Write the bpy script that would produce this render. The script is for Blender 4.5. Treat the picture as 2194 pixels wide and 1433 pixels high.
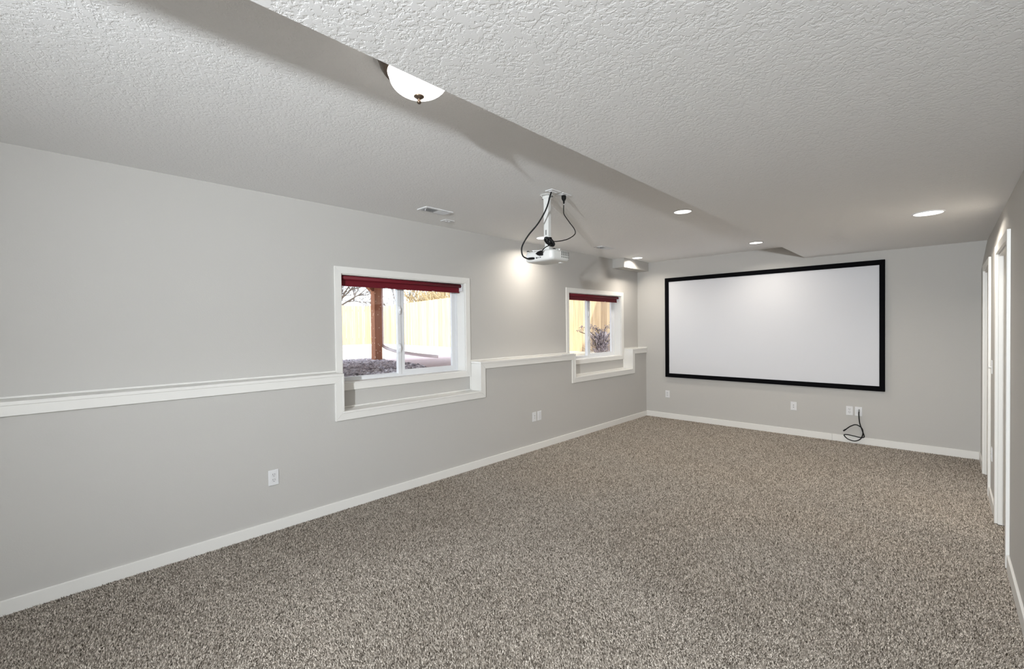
import bpy, bmesh, math, random
import numpy as np
from mathutils import Vector, Matrix, noise

for _o in list(bpy.data.objects):
    bpy.data.objects.remove(_o, do_unlink=True)
SC = bpy.context.scene
COL = SC.collection

# ------------------------------------------------------------------ camera
FPX = 974.8
cam_d = bpy.data.cameras.new('camera')
cam_d.sensor_fit = 'HORIZONTAL'
cam_d.sensor_width = 36.0
cam_d.lens = 36.0 * FPX / 2194.0
cam_d.clip_start = 0.02
cam_d.clip_end = 200
camera = bpy.data.objects.new('camera', cam_d)
COL.objects.link(camera)
_R = Vector((0.72458565, 0.68908363, -0.01180662))
_U = Vector((-0.00158874, 0.01880134, 0.99982198))
_F = Vector((-0.68918293, 0.7244379, -0.01471796))
camera.matrix_world = Matrix(((_R.x, _U.x, -_F.x, 3.6527), (_R.y, _U.y, -_F.y, -7.1164), (_R.z, _U.z, -_F.z, 1.5), (0, 0, 0, 1)))
SC.camera = camera

# ------------------------------------------------------------------ view, sky, sun, lights
SC.view_settings.view_transform = 'Standard'
SC.view_settings.look = 'None'
SC.view_settings.gamma = 1.0
SC.view_settings.use_curve_mapping = False
SC.view_settings.exposure = 0.32

world = bpy.data.worlds.new('sky')
SC.world = world
world.use_nodes = True
bg = world.node_tree.nodes['Background']
bg.inputs[0].default_value = (0.80, 0.89, 1.0, 1)
bg.inputs[1].default_value = 3.2

def light(name, kind, loc, power, color, direction=None, **kw):
    d = bpy.data.lights.new(name, kind)
    d.energy = power
    d.color = color
    for k, v in kw.items():
        setattr(d, k, v)
    o = bpy.data.objects.new(name, d)
    COL.objects.link(o)
    o.location = loc
    if direction is not None:
        o.rotation_euler = Vector(direction).to_track_quat('-Z', 'Y').to_euler()
    return o

SUN_TO = Vector((0.40, -0.40, 0.89)).normalized()
light('sun_offscreen', 'SUN', (4, -6, 12), 8.5, (1.0, 0.93, 0.80), -SUN_TO, angle=0.01)
# the photographer's flash behind the camera: the photograph shows its sharp-edged shadow of the dropped ceiling on the main ceiling
light('photographer_flash_offscreen', 'SPOT', (3.60, -9.2, 1.991), 900.0, (0.90, 0.955, 1.0), (-0.15, 0.98, 0.05), spot_size=2.3, spot_blend=1.0, shadow_soft_size=0.05)
DOWN_W = 6.5
DOWN_C = (1.0, 0.92, 0.81)

# ------------------------------------------------------------------ helpers
def new_mat(name):
    m = bpy.data.materials.new(name)
    m.use_nodes = True
    return m, m.node_tree.nodes, m.node_tree.links, m.node_tree.nodes['Principled BSDF']

def plain(name, col, rough=0.5, metal=0.0, spec=0.5, bump=0.0, scale=60.0, vary=0.0):
    m, n, l, b = new_mat(name)
    b.inputs['Base Color'].default_value = (*col, 1)
    b.inputs['Roughness'].default_value = rough
    b.inputs['Metallic'].default_value = metal
    b.inputs['Specular IOR Level'].default_value = spec
    if bump or vary:
        tc = n.new('ShaderNodeTexCoord')
        no = n.new('ShaderNodeTexNoise')
        no.inputs['Scale'].default_value = scale
        no.inputs['Detail'].default_value = 4
        l.new(tc.outputs['Object'], no.inputs['Vector'])
        if vary:
            r = n.new('ShaderNodeValToRGB')
            r.color_ramp.elements[0].position = 0.3
            r.color_ramp.elements[1].position = 0.7
            r.color_ramp.elements[0].color = (*[c * (1 - vary) for c in col], 1)
            r.color_ramp.elements[1].color = (*[min(1, c * (1 + vary)) for c in col], 1)
            l.new(no.outputs['Fac'], r.inputs['Fac'])
            l.new(r.outputs['Color'], b.inputs['Base Color'])
        if bump:
            bu = n.new('ShaderNodeBump')
            bu.inputs['Strength'].default_value = 1.0
            bu.inputs['Distance'].default_value = bump
            l.new(no.outputs['Fac'], bu.inputs['Height'])
            l.new(bu.outputs['Normal'], b.inputs['Normal'])
    return m

def emit(name, col, strength):
    m, n, l, b = new_mat(name)
    b.inputs['Base Color'].default_value = (0.9, 0.9, 0.9, 1)
    b.inputs['Emission Color'].default_value = (*col, 1)
    b.inputs['Emission Strength'].default_value = strength
    return m

# knock-down ceiling texture: flattened splatter with raised lips
def ceiling_mat(name, col):
    m, n, l, b = new_mat(name)
    b.inputs['Base Color'].default_value = (*col, 1)
    b.inputs['Roughness'].default_value = 0.85
    b.inputs['Specular IOR Level'].default_value = 0.2
    tc = n.new('ShaderNodeTexCoord')
    mp = n.new('ShaderNodeMapping')
    mp.inputs['Scale'].default_value = (1.0, 1.0, 1.0)
    mp.inputs['Rotation'].default_value = (0, 0, 0.35)
    l.new(tc.outputs['Object'], mp.inputs['Vector'])
    a = n.new('ShaderNodeTexNoise')
    a.inputs['Scale'].default_value = 58
    a.inputs['Detail'].default_value = 3.0
    a.inputs['Roughness'].default_value = 0.6
    a.inputs['Distortion'].default_value = 0.25
    l.new(mp.outputs['Vector'], a.inputs['Vector'])
    # trowelled-flat islands: a broad noise pushes some areas wholly above the cut
    f = n.new('ShaderNodeTexNoise')
    f.inputs['Scale'].default_value = 15
    f.inputs['Detail'].default_value = 1.0
    l.new(mp.outputs['Vector'], f.inputs['Vector'])
    ad = n.new('ShaderNodeMath')
    ad.operation = 'MULTIPLY_ADD'
    ad.inputs[1].default_value = 0.45
    l.new(f.outputs['Fac'], ad.inputs[0])
    l.new(a.outputs['Fac'], ad.inputs[2])
    r = n.new('ShaderNodeValToRGB')
    r.color_ramp.interpolation = 'EASE'
    r.color_ramp.elements[0].position = 0.63
    r.color_ramp.elements[1].position = 0.74
    l.new(ad.outputs[0], r.inputs['Fac'])
    bu = n.new('ShaderNodeBump')
    bu.inputs['Strength'].default_value = 1.0
    bu.inputs['Distance'].default_value = 0.0008
    l.new(r.outputs['Color'], bu.inputs['Height'])
    l.new(bu.outputs['Normal'], b.inputs['Normal'])
    return m

# cut-pile carpet: short yarn ends of mixed browns
def carpet_mat():
    m, n, l, b = new_mat('frieze_carpet')
    b.inputs['Roughness'].default_value = 1.0
    b.inputs['Specular IOR Level'].default_value = 0.05
    tc = n.new('ShaderNodeTexCoord')
    a = n.new('ShaderNodeTexNoise')
    a.inputs['Scale'].default_value = 105
    a.inputs['Detail'].default_value = 3.5
    a.inputs['Roughness'].default_value = 0.6
    a.inputs['Distortion'].default_value = 1.1
    l.new(tc.outputs['Object'], a.inputs['Vector'])
    big = n.new('ShaderNodeTexNoise')
    big.inputs['Scale'].default_value = 2.2
    big.inputs['Detail'].default_value = 3
    l.new(tc.outputs['Object'], big.inputs['Vector'])
    mid = n.new('ShaderNodeTexNoise')
    mid.inputs['Scale'].default_value = 22
    mid.inputs['Detail'].default_value = 2
    l.new(tc.outputs['Object'], mid.inputs['Vector'])
    s1 = n.new('ShaderNodeMath'); s1.operation = 'MULTIPLY_ADD'
    s1.inputs[1].default_value = 0.10
    l.new(big.outputs['Fac'], s1.inputs[0])
    l.new(a.outputs['Fac'], s1.inputs[2])
    s2 = n.new('ShaderNodeMath'); s2.operation = 'MULTIPLY_ADD'
    s2.inputs[1].default_value = 0.10
    l.new(mid.outputs['Fac'], s2.inputs[0])
    l.new(s1.outputs[0], s2.inputs[2])
    r = n.new('ShaderNodeValToRGB')
    e = r.color_ramp.elements
    e[0].position = 0.44; e[0].color = (0.040, 0.032, 0.025, 1)
    e[1].position = 0.76; e[1].color = (0.62, 0.57, 0.51, 1)
    k = r.color_ramp.elements.new(0.60); k.color = (0.27, 0.238, 0.203, 1)
    l.new(s2.outputs[0], r.inputs['Fac'])
    l.new(r.outputs['Color'], b.inputs['Base Color'])
    bu = n.new('ShaderNodeBump')
    bu.inputs['Strength'].default_value = 0.7
    bu.inputs['Distance'].default_value = 0.006
    l.new(a.outputs['Fac'], bu.inputs['Height'])
    l.new(bu.outputs['Normal'], b.inputs['Normal'])
    return m

def yarn_mat():
    m, n, l, b = new_mat('carpet_yarn')
    b.inputs['Roughness'].default_value = 1.0
    b.inputs['Specular IOR Level'].default_value = 0.03
    at = n.new('ShaderNodeAttribute')
    at.attribute_name = 'yarn'
    r = n.new('ShaderNodeValToRGB')
    e = r.color_ramp.elements
    e[0].position = 0.05; e[0].color = (0.055, 0.044, 0.034, 1)
    e[1].position = 0.95; e[1].color = (0.79, 0.72, 0.64, 1)
    k = e.new(0.5); k.color = (0.365, 0.320, 0.272, 1)
    l.new(at.outputs['Fac'], r.inputs['Fac'])
    l.new(r.outputs['Color'], b.inputs['Base Color'])
    return m

def wood_mat(name, c0, c1, scale=(30, 30, 1.5), rough=0.8):
    m, n, l, b = new_mat(name)
    b.inputs['Roughness'].default_value = rough
    b.inputs['Specular IOR Level'].default_value = 0.2
    tc = n.new('ShaderNodeTexCoord')
    mp = n.new('ShaderNodeMapping')
    mp.inputs['Scale'].default_value = scale
    l.new(tc.outputs['Object'], mp.inputs['Vector'])
    oi = n.new('ShaderNodeObjectInfo')
    no = n.new('ShaderNodeTexNoise')
    no.noise_dimensions = '4D'
    no.inputs['Scale'].default_value = 1.0
    no.inputs['Detail'].default_value = 4
    l.new(mp.outputs['Vector'], no.inputs['Vector'])
    mu = n.new('ShaderNodeMath'); mu.operation = 'MULTIPLY'; mu.inputs[1].default_value = 40
    l.new(oi.outputs['Random'], mu.inputs[0])
    l.new(mu.outputs[0], no.inputs['W'])
    ad = n.new('ShaderNodeMath'); ad.operation = 'MULTIPLY_ADD'; ad.inputs[1].default_value = 0.35
    l.new(oi.outputs['Random'], ad.inputs[0])
    l.new(no.outputs['Fac'], ad.inputs[2])
    r = n.new('ShaderNodeValToRGB')
    r.color_ramp.elements[0].position = 0.35
    r.color_ramp.elements[1].position = 0.95
    r.color_ramp.elements[0].color = (*c0, 1)
    r.color_ramp.elements[1].color = (*c1, 1)
    l.new(ad.outputs[0], r.inputs['Fac'])
    l.new(r.outputs['Color'], b.inputs['Base Color'])
    return m

def glass_mat():
    m = bpy.data.materials.new('window_glass')
    m.use_nodes = True
    n, l = m.node_tree.nodes, m.node_tree.links
    n.clear()
    out = n.new('ShaderNodeOutputMaterial')
    mix = n.new('ShaderNodeMixShader')
    tr = n.new('ShaderNodeBsdfTransparent')
    tr.inputs[0].default_value = (0.97, 0.98, 0.98, 1)
    gl = n.new('ShaderNodeBsdfGlossy')
    gl.inputs['Roughness'].default_value = 0.0
    lw = n.new('ShaderNodeLayerWeight')
    lw.inputs['Blend'].default_value = 0.5
    pw = n.new('ShaderNodeMath'); pw.operation = 'POWER'; pw.inputs[1].default_value = 5.0
    l.new(lw.outputs['Facing'], pw.inputs[0])
    ma = n.new('ShaderNodeMath'); ma.operation = 'MULTIPLY_ADD'; ma.inputs[1].default_value = 0.6; ma.inputs[2].default_value = 0.025
    l.new(pw.outputs[0], ma.inputs[0])
    l.new(ma.outputs[0], mix.inputs[0])
    l.new(tr.outputs[0], mix.inputs[1])
    l.new(gl.outputs[0], mix.inputs[2])
    l.new(mix.outputs[0], out.inputs[0])
    return m

def rock_mat():
    m, n, l, b = new_mat('river_rock')
    b.inputs['Roughness'].default_value = 0.85
    tc = n.new('ShaderNodeNewGeometry')
    no = n.new('ShaderNodeTexNoise')
    no.inputs['Scale'].default_value = 17
    no.inputs['Detail'].default_value = 2
    l.new(tc.outputs['Position'], no.inputs['Vector'])
    r = n.new('ShaderNodeValToRGB')
    e = r.color_ramp.elements
    e[0].position = 0.32; e[0].color = (0.19, 0.17, 0.20, 1)
    e[1].position = 0.66; e[1].color = (0.88, 0.84, 0.89, 1)
    k = e.new(0.5); k.color = (0.50, 0.455, 0.51, 1)
    l.new(no.outputs['Fac'], r.inputs['Fac'])
    l.new(r.outputs['Color'], b.inputs['Base Color'])
    return m

def post_mat():
    m = wood_mat('stained_cedar_post', (0.27, 0.105, 0.060), (0.46, 0.20, 0.115), (40, 40, 2.0))
    n, l = m.node_tree.nodes, m.node_tree.links
    b = n['Principled BSDF']
    src = b.inputs['Base Color'].links[0].from_socket
    tc = n.new('ShaderNodeTexCoord')
    v = n.new('ShaderNodeTexVoronoi')
    v.inputs['Scale'].default_value = 17
    l.new(tc.outputs['Object'], v.inputs['Vector'])
    lt = n.new('ShaderNodeMath'); lt.operation = 'LESS_THAN'; lt.inputs[1].default_value = 0.17
    l.new(v.outputs['Distance'], lt.inputs[0])
    mx = n.new('ShaderNodeMix'); mx.data_type = 'RGBA'
    l.new(lt.outputs[0], mx.inputs['Factor'])
    l.new(src, mx.inputs['A'])
    mx.inputs['B'].default_value = (0.80, 0.62, 0.48, 1)
    l.new(mx.outputs['Result'], b.inputs['Base Color'])
    return m

M = dict(
    wall=plain('greige_wall_paint', (0.532, 0.518, 0.494), 0.75, spec=0.25, bump=0.0006, scale=140),
    ceil=ceiling_mat('knockdown_ceiling_paint', (0.88, 0.875, 0.87)),
    trim=plain('white_trim_paint', (0.80, 0.787, 0.755), 0.38, spec=0.4),
    carpet=carpet_mat(),
    yarn=yarn_mat(),
    vinyl=plain('white_vinyl', (0.78, 0.79, 0.81), 0.35),
    plate=plain('white_plastic_plate', (0.75, 0.75, 0.76), 0.35),
    device=plain('white_plastic_device', (0.70, 0.70, 0.71), 0.3),
    slot=plain('dark_slot', (0.03, 0.03, 0.03), 0.6),
    greyslot=plain('grey_vent_slot', (0.20, 0.20, 0.19), 0.6),
    black=plain('black_rubber', (0.003, 0.003, 0.0035), 0.5, spec=0.25),
    velvet=plain('black_velvet_frame', (0.004, 0.004, 0.005), 0.9, spec=0.05),
    screen=plain('matte_white_screen', (0.70, 0.705, 0.735), 0.85, spec=0.1),
    red=plain('crimson_blind_fabric', (0.15, 0.009, 0.018), 0.6, spec=0.3, vary=0.15, scale=300),
    clear=plain('clear_tab', (0.6, 0.55, 0.55), 0.15),
    shell=plain('white_projector_shell', (0.72, 0.72, 0.70), 0.35),
    metal=plain('white_enamelled_steel', (0.68, 0.68, 0.66), 0.35),
    bronze=plain('brushed_bronze', (0.13, 0.095, 0.07), 0.35, metal=0.9),
    screw=plain('steel_screw', (0.25, 0.25, 0.25), 0.35, metal=0.8),
    dome=emit('frosted_lit_glass', (1.0, 0.96, 0.90), 4.0),
    lens=emit('lit_downlight_lens', (1.0, 0.96, 0.90), 3.0),
    duct=plain('galvanised_duct', (0.40, 0.41, 0.42), 0.5, metal=0.6),
    glass=glass_mat(),
    fence=wood_mat('cedar_fence', (0.42, 0.29, 0.18), (0.68, 0.52, 0.33)),
    post=post_mat(),
    deckwood=wood_mat('deck_timber', (0.16, 0.07, 0.04), (0.30, 0.14, 0.08), (2, 30, 30)),
    pipe=plain('white_downspout', (0.88, 0.81, 0.82), 0.5),
    rock=rock_mat(),
    soil=plain('dark_mulch_soil', (0.10, 0.085, 0.085), 0.95, vary=0.5, scale=25),
    grass=plain('dry_winter_lawn', (0.60, 0.52, 0.40), 0.95, vary=0.2, scale=30),
    patio=plain('pinkish_concrete', (0.62, 0.50, 0.52), 0.9, vary=0.12, scale=18),
    bark=plain('bare_branch_bark', (0.085, 0.07, 0.065), 0.9),
    shrubtan=plain('tan_twigs', (0.30, 0.23, 0.13), 0.9),
    blade=plain('dry_purple_grey_blades', (0.27, 0.215, 0.235), 0.8, vary=0.5, scale=3),
    bladelight=plain('pale_dry_blades', (0.60, 0.52, 0.54), 0.8),
    siding=plain('pale_siding', (0.55, 0.53, 0.50), 0.8),
)

def struct(o, label, cat):
    o['kind'] = 'structure'
    o['label'] = label
    o['category'] = cat
    return o

def tag(o, label, cat, group=None, kind=None):
    o['label'] = label
    o['category'] = cat
    if group: o['group'] = group
    if kind: o['kind'] = kind
    return o

def empty(name, loc):
    o = bpy.data.objects.new(name, None)
    o.empty_display_size = 0.05
    COL.objects.link(o)
    o.location = loc
    return o

def origin_of(parent):
    v = Vector((0, 0, 0))
    while parent is not None:
        v += Vector(parent.location)
        parent = parent.parent
    return v

def obj(name, bm, mat, parent=None, smooth=False):
    """Link bm (world coordinates) as one mesh object."""
    bmesh.ops.recalc_face_normals(bm, faces=bm.faces)
    if parent is None:
        xs = [v.co.x for v in bm.verts]; ys = [v.co.y for v in bm.verts]; zs = [v.co.z for v in bm.verts]
        off = Vector(((min(xs) + max(xs)) / 2, (min(ys) + max(ys)) / 2, min(zs)))
    else:
        off = origin_of(parent)
    bmesh.ops.translate(bm, verts=bm.verts, vec=-off)
    me = bpy.data.meshes.new(name)
    bm.to_mesh(me)
    bm.free()
    if smooth:
        for p in me.polygons:
            p.use_smooth = True
    mats = mat if isinstance(mat, (list, tuple)) else [mat]
    for m in mats:
        me.materials.append(M[m])
    o = bpy.data.objects.new(name, me)
    COL.objects.link(o)
    if parent is None:
        o.location = off
    else:
        o.parent = parent
    return o

def bevel_all(bm, w, seg=1):
    if w:
        bmesh.ops.bevel(bm, geom=list(bm.edges), offset=w, segments=seg, affect='EDGES', profile=0.5)

def box(x0, x1, y0, y1, z0, z1, bev=0.0, seg=1):
    bm = bmesh.new()
    bmesh.ops.create_cube(bm, size=1)
    for v in bm.verts:
        v.co = Vector(((x0 + x1) / 2 + v.co.x * (x1 - x0), (y0 + y1) / 2 + v.co.y * (y1 - y0), (z0 + z1) / 2 + v.co.z * (z1 - z0)))
    bevel_all(bm, bev, seg)
    return bm

def prism(poly, axis, a0, a1, bev=0.0):
    """Extrude a 2D polygon along an axis: axis 0 -> poly is (y, z), 1 -> (x, z), 2 -> (x, y)."""
    bm = bmesh.new()
    def co(u, v, a):
        return (a, u, v) if axis == 0 else (u, a, v) if axis == 1 else (u, v, a)
    lo = [bm.verts.new(co(u, v, a0)) for u, v in poly]
    hi = [bm.verts.new(co(u, v, a1)) for u, v in poly]
    bm.faces.new(lo)
    bm.faces.new(hi[::-1])
    for i in range(len(poly)):
        j = (i + 1) % len(poly)
        bm.faces.new((lo[i], lo[j], hi[j], hi[i]))
    bmesh.ops.recalc_face_normals(bm, faces=bm.faces)
    bevel_all(bm, bev)
    return bm

def holed(axis, u0, u1, v0, v1, holes, a0, a1, extra_u=(), extra_v=(), front=None):
    """A slab with rectangular openings. axis 0: u=y, v=z. axis 1: u=x, v=z. axis 2: u=x, v=y."""
    us = sorted({u0, u1, *extra_u, *[h[0] for h in holes], *[h[1] for h in holes]})
    vs = sorted({v0, v1, *extra_v, *[h[2] for h in holes], *[h[3] for h in holes]})
    us = [u for u in us if u0 <= u <= u1]; vs = [v for v in vs if v0 <= v <= v1]
    bm = bmesh.new()
    cache = {}
    def vert(i, j, s):
        k = (i, j, s)
        if k not in cache:
            a = a1 if s else a0
            if front and not s:
                a = front(us[i], vs[j])
            cache[k] = bm.verts.new((a, us[i], vs[j]) if axis == 0 else (us[i], a, vs[j]) if axis == 1 else (us[i], vs[j], a))
        return cache[k]
    def solid(i, j):
        if not (0 <= i < len(us) - 1 and 0 <= j < len(vs) - 1):
            return False
        cu, cv = (us[i] + us[i + 1]) / 2, (vs[j] + vs[j + 1]) / 2
        return not any(h[0] < cu < h[1] and h[2] < cv < h[3] for h in holes)
    for i in range(len(us) - 1):
        for j in range(len(vs) - 1):
            if not solid(i, j):
                continue
            for s in (0, 1):
                bm.faces.new((vert(i, j, s), vert(i + 1, j, s), vert(i + 1, j + 1, s), vert(i, j + 1, s)))
            for (di, dj, e) in ((-1, 0, ((i, j), (i, j + 1))), (1, 0, ((i + 1, j), (i + 1, j + 1))), (0, -1, ((i, j), (i + 1, j))), (0, 1, ((i, j + 1), (i + 1, j + 1)))):
                if not solid(i + di, j + dj):
                    (p, q) = e
                    bm.faces.new((vert(*p, 0), vert(*q, 0), vert(*q, 1), vert(*p, 1)))
    return bm

def lathe(profile, center, axis='z', seg=40, cap=True):
    """profile: (radius, height) pairs; height measured along the axis from center."""
    bm = bmesh.new()
    rings = []
    c = Vector(center)
    def pt(r, a, h):
        ca, sa = math.cos(a) * r, math.sin(a) * r
        if axis == 'z': return c + Vector((ca, sa, h))
        if axis == 'y': return c + Vector((ca, h, sa))
        return c + Vector((h, ca, sa))
    for r, h in profile:
        if r < 1e-6:
            rings.append([bm.verts.new(pt(0, 0, h))])
        else:
            rings.append([bm.verts.new(pt(r, 2 * math.pi * k / seg, h)) for k in range(seg)])
    for A, B in zip(rings, rings[1:]):
        for k in range(seg):
            k2 = (k + 1) % seg
            if len(A) == 1 and len(B) > 1: bm.faces.new((A[0], B[k], B[k2]))
            elif len(B) == 1 and len(A) > 1: bm.faces.new((A[k], A[k2], B[0]))
            elif len(A) > 1: bm.faces.new((A[k], A[k2], B[k2], B[k]))
    if cap:
        for ring in (rings[0], rings[-1]):
            if len(ring) > 2:
                bm.faces.new(ring)
    return bm

def spline(pts, n=10):
    P = [Vector(p) for p in pts]
    P = [P[0] * 2 - P[1]] + P + [P[-1] * 2 - P[-2]]
    out = []
    for i in range(1, len(P) - 2):
        for k in range(n):
            t = k / n
            a, b, c, d = P[i - 1:i + 3]
            out.append(0.5 * ((2 * b) + (c - a) * t + (2 * a - 5 * b + 4 * c - d) * t * t + (3 * b - a - 3 * c + d) * t ** 3))
    out.append(P[-2])
    return out

def tube(path, r, seg=10, bm=None, r1=None):
    own = bm is None
    bm = bm or bmesh.new()
    path = [Vector(p) for p in path]
    rings = []
    n = len(path)
    up = Vector((0, 0, 1))
    prev = None
    for i, p in enumerate(path):
        t = (path[min(i + 1, n - 1)] - path[max(i - 1, 0)]).normalized()
        if prev is None:
            s = t.cross(up if abs(t.z) < 0.9 else Vector((1, 0, 0))).normalized()
        else:
            s = (prev - t * prev.dot(t)).normalized()
        prev = s
        w = t.cross(s)
        rr = r if r1 is None else r + (r1 - r) * i / max(1, n - 1)
        rings.append([bm.verts.new(p + (s * math.cos(2 * math.pi * k / seg) + w * math.sin(2 * math.pi * k / seg)) * rr) for k in range(seg)])
    for A, B in zip(rings, rings[1:]):
        for k in range(seg):
            bm.faces.new((A[k], A[(k + 1) % seg], B[(k + 1) % seg], B[k]))
    bm.faces.new(rings[0]); bm.faces.new(rings[-1])
    return bm

# ------------------------------------------------------------------ dimensions (metres)
ZC, ZB = 2.564, 2.385          # main ceiling, dropped soffit
XB = 2.299                     # edge of the dropped soffit
XU = -0.15                     # upper left wall plane (lower wall stands at x = 0)
XR = 3.94                      # right wall
Y0 = -10.5                     # wall behind the camera
LEDGE = 1.118
NICHE = 0.800
WIN = [dict(out=(-5.411, -3.718), inn=(-5.354, -3.775), cas=(-5.331, -3.798), opn=(-5.271, -3.861)),
       dict(out=(-2.115, -0.410), inn=(-2.057, -0.467), cas=(-2.034, -0.490), opn=(-1.972, -0.556))]
WZ = (1.030, 1.990)
DOORS = [(-3.00, -2.20), (-1.41, -0.67)]     # near, far opening along y
DZ = 2.000

# ------------------------------------------------------------------ room shell
floor = struct(obj('floor', box(-0.02, XR + 0.2, Y0, 0.02, -0.10, -0.009), 'carpet'), 'brown speckled frieze carpet covering the floor', 'floor')

def carpet_pile():
    """Yarn ends of the carpet, one small leaning pyramid each, over the floor that can be seen."""
    rg = np.random.default_rng(7)
    pitch = 0.0063
    xs = np.arange(0.004, XR + 0.10, pitch)
    ys = np.arange(-7.3, 0.0, pitch)
    X, Y = np.meshgrid(xs, ys)
    X = (X + rg.uniform(-0.5, 0.5, X.shape) * pitch).ravel()
    Y = (Y + rg.uniform(-0.5, 0.5, Y.shape) * pitch).ravel()
    # keep what lies in front of the camera, with a wide margin to either side
    dx, dy = X - 3.6527, Y + 7.1164
    fwd = -0.689 * dx + 0.724 * dy
    side = 0.7246 * dx + 0.689 * dy
    ok = (fwd > 1.3) & (np.abs(side) < fwd * 1.125 + 0.45) & (Y < -0.004)
    ok &= (X < XR - 0.004) | ((Y > DOORS[0][0] + 0.02) & (Y < DOORS[0][1] - 0.02)) | ((Y > DOORS[1][0] + 0.02) & (Y < DOORS[1][1] - 0.02))
    X, Y = X[ok], Y[ok]
    n = len(X)
    # nap leans in drifting directions, as feet and vacuum cleaner left it
    ang = 2.2 * np.sin(1.7 * X + 0.9 * Y) + 1.9 * np.sin(2.3 * Y - 1.1 * X + 1.0) + rg.normal(0, 1.0, n)
    ln = 0.0015 + 0.0045 * rg.random(n)
    h = -0.0050 + 0.0085 * rg.random(n)
    r = 0.0022 + 0.0015 * rg.random(n)
    a0 = rg.uniform(0, 2 * np.pi, n)
    V = np.empty((n, 4, 3), np.float32)
    for k in range(3):
        V[:, k, 0] = X + r * np.cos(a0 + k * 2.0944)
        V[:, k, 1] = Y + r * np.sin(a0 + k * 2.0944)
        V[:, k, 2] = -0.0095
    V[:, 3, 0] = X + ln * np.cos(ang)
    V[:, 3, 1] = Y + ln * np.sin(ang)
    V[:, 3, 2] = h
    I = (np.arange(n, dtype=np.int32) * 4)[:, None]
    F = np.stack([np.concatenate([I, I + 1, I + 3], 1), np.concatenate([I + 1, I + 2, I + 3], 1), np.concatenate([I + 2, I, I + 3], 1)], 1).reshape(-1)
    me = bpy.data.meshes.new('carpet_pile')
    me.vertices.add(n * 4)
    me.vertices.foreach_set('co', V.reshape(-1))
    me.loops.add(n * 9)
    me.loops.foreach_set('vertex_index', F)
    me.polygons.add(n * 3)
    me.polygons.foreach_set('loop_start', np.arange(0, n * 9, 3, dtype=np.int32))
    at = me.attributes.new('yarn', 'FLOAT', 'POINT')
    tone = np.clip(rg.normal(0.5, 0.27, n), 0, 1)
    at.data.foreach_set('value', np.repeat(tone, 4).astype(np.float32))
    me.update(calc_edges=True)
    me.materials.append(M['yarn'])
    o = bpy.data.objects.new('carpet_pile', me)
    COL.objects.link(o)
    o.parent = floor
    o.location = -Vector(floor.location)
    o['kind'] = 'stuff'
carpet_pile()

lower = [(Y0, 0.0), (0.0, 0.0), (0.0, LEDGE - 0.018), (WIN[1]['inn'][1], LEDGE - 0.018), (WIN[1]['inn'][1], NICHE), (WIN[1]['inn'][0], NICHE), (WIN[1]['inn'][0], LEDGE - 0.018),
         (WIN[0]['inn'][1], LEDGE - 0.018), (WIN[0]['inn'][1], NICHE), (WIN[0]['inn'][0], NICHE), (WIN[0]['inn'][0], LEDGE - 0.018), (Y0, LEDGE - 0.018)]
struct(obj('wall_left_lower', prism(lower, 0, XU, 0.0), 'wall'), 'grey lower left wall standing proud below the white ledge', 'wall')
struct(obj('wall_left', holed(0, Y0, 0.15, 0.0, ZC + 0.1, [(*w['opn'], *WZ) for w in WIN], XU, -0.34), 'wall'), 'greige upper left wall with two window openings', 'wall')
struct(obj('wall_back', box(-0.34, 4.10, 0.0, 0.15, -0.02, ZC + 0.1), 'wall'), 'greige end wall carrying the projection screen', 'wall')
def lean(y, z):
    return XR + max(0.0, (z - 2.07) / (ZB - 2.07)) * 0.045
struct(obj('wall_right', holed(0, Y0, 0.0, 0.0, ZB + 0.1, [(*d, 0.0, DZ) for d in DOORS], XR, XR + 0.14, extra_v=(2.07, ZB), front=lean), 'wall'), 'greige right wall with two doorways', 'wall')
struct(obj('wall_front', box(-0.34, 4.10, Y0 - 0.12, Y0, -0.02, ZC + 0.1), 'wall'), 'greige wall behind the viewer', 'wall')
VENTS = [(0.325, -4.600), (0.325, -1.800)]
VW, VL = 0.046, 0.124
struct(obj('ceiling', holed(2, -0.34, XB + 0.02, Y0, 0.0, [(x - VW, x + VW, y - VL, y + VL) for x, y in VENTS], ZC, ZC + 0.14), 'ceil'), 'textured off-white main ceiling on the window side', 'ceiling')
sof = box(XB, 4.10, Y0, 0.0, ZB, ZC + 0.14)
e_ = [e for e in sof.edges if all(abs(v.co.x - XB) < 1e-5 and abs(v.co.z - ZB) < 1e-5 for v in e.verts)]
bmesh.ops.bevel(sof, geom=e_, offset=0.004, segments=2, affect='EDGES')
struct(obj('ceiling_soffit', sof, 'ceil'), 'textured white dropped ceiling along the door side', 'ceiling')
struct(obj('ceiling_bulkhead', box(XU, 0.056, -0.80, 0.0, 2.420, ZC, 0.003), 'wall'), 'small boxed-in bulkhead in the corner above the far window', 'bulkhead')

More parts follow.
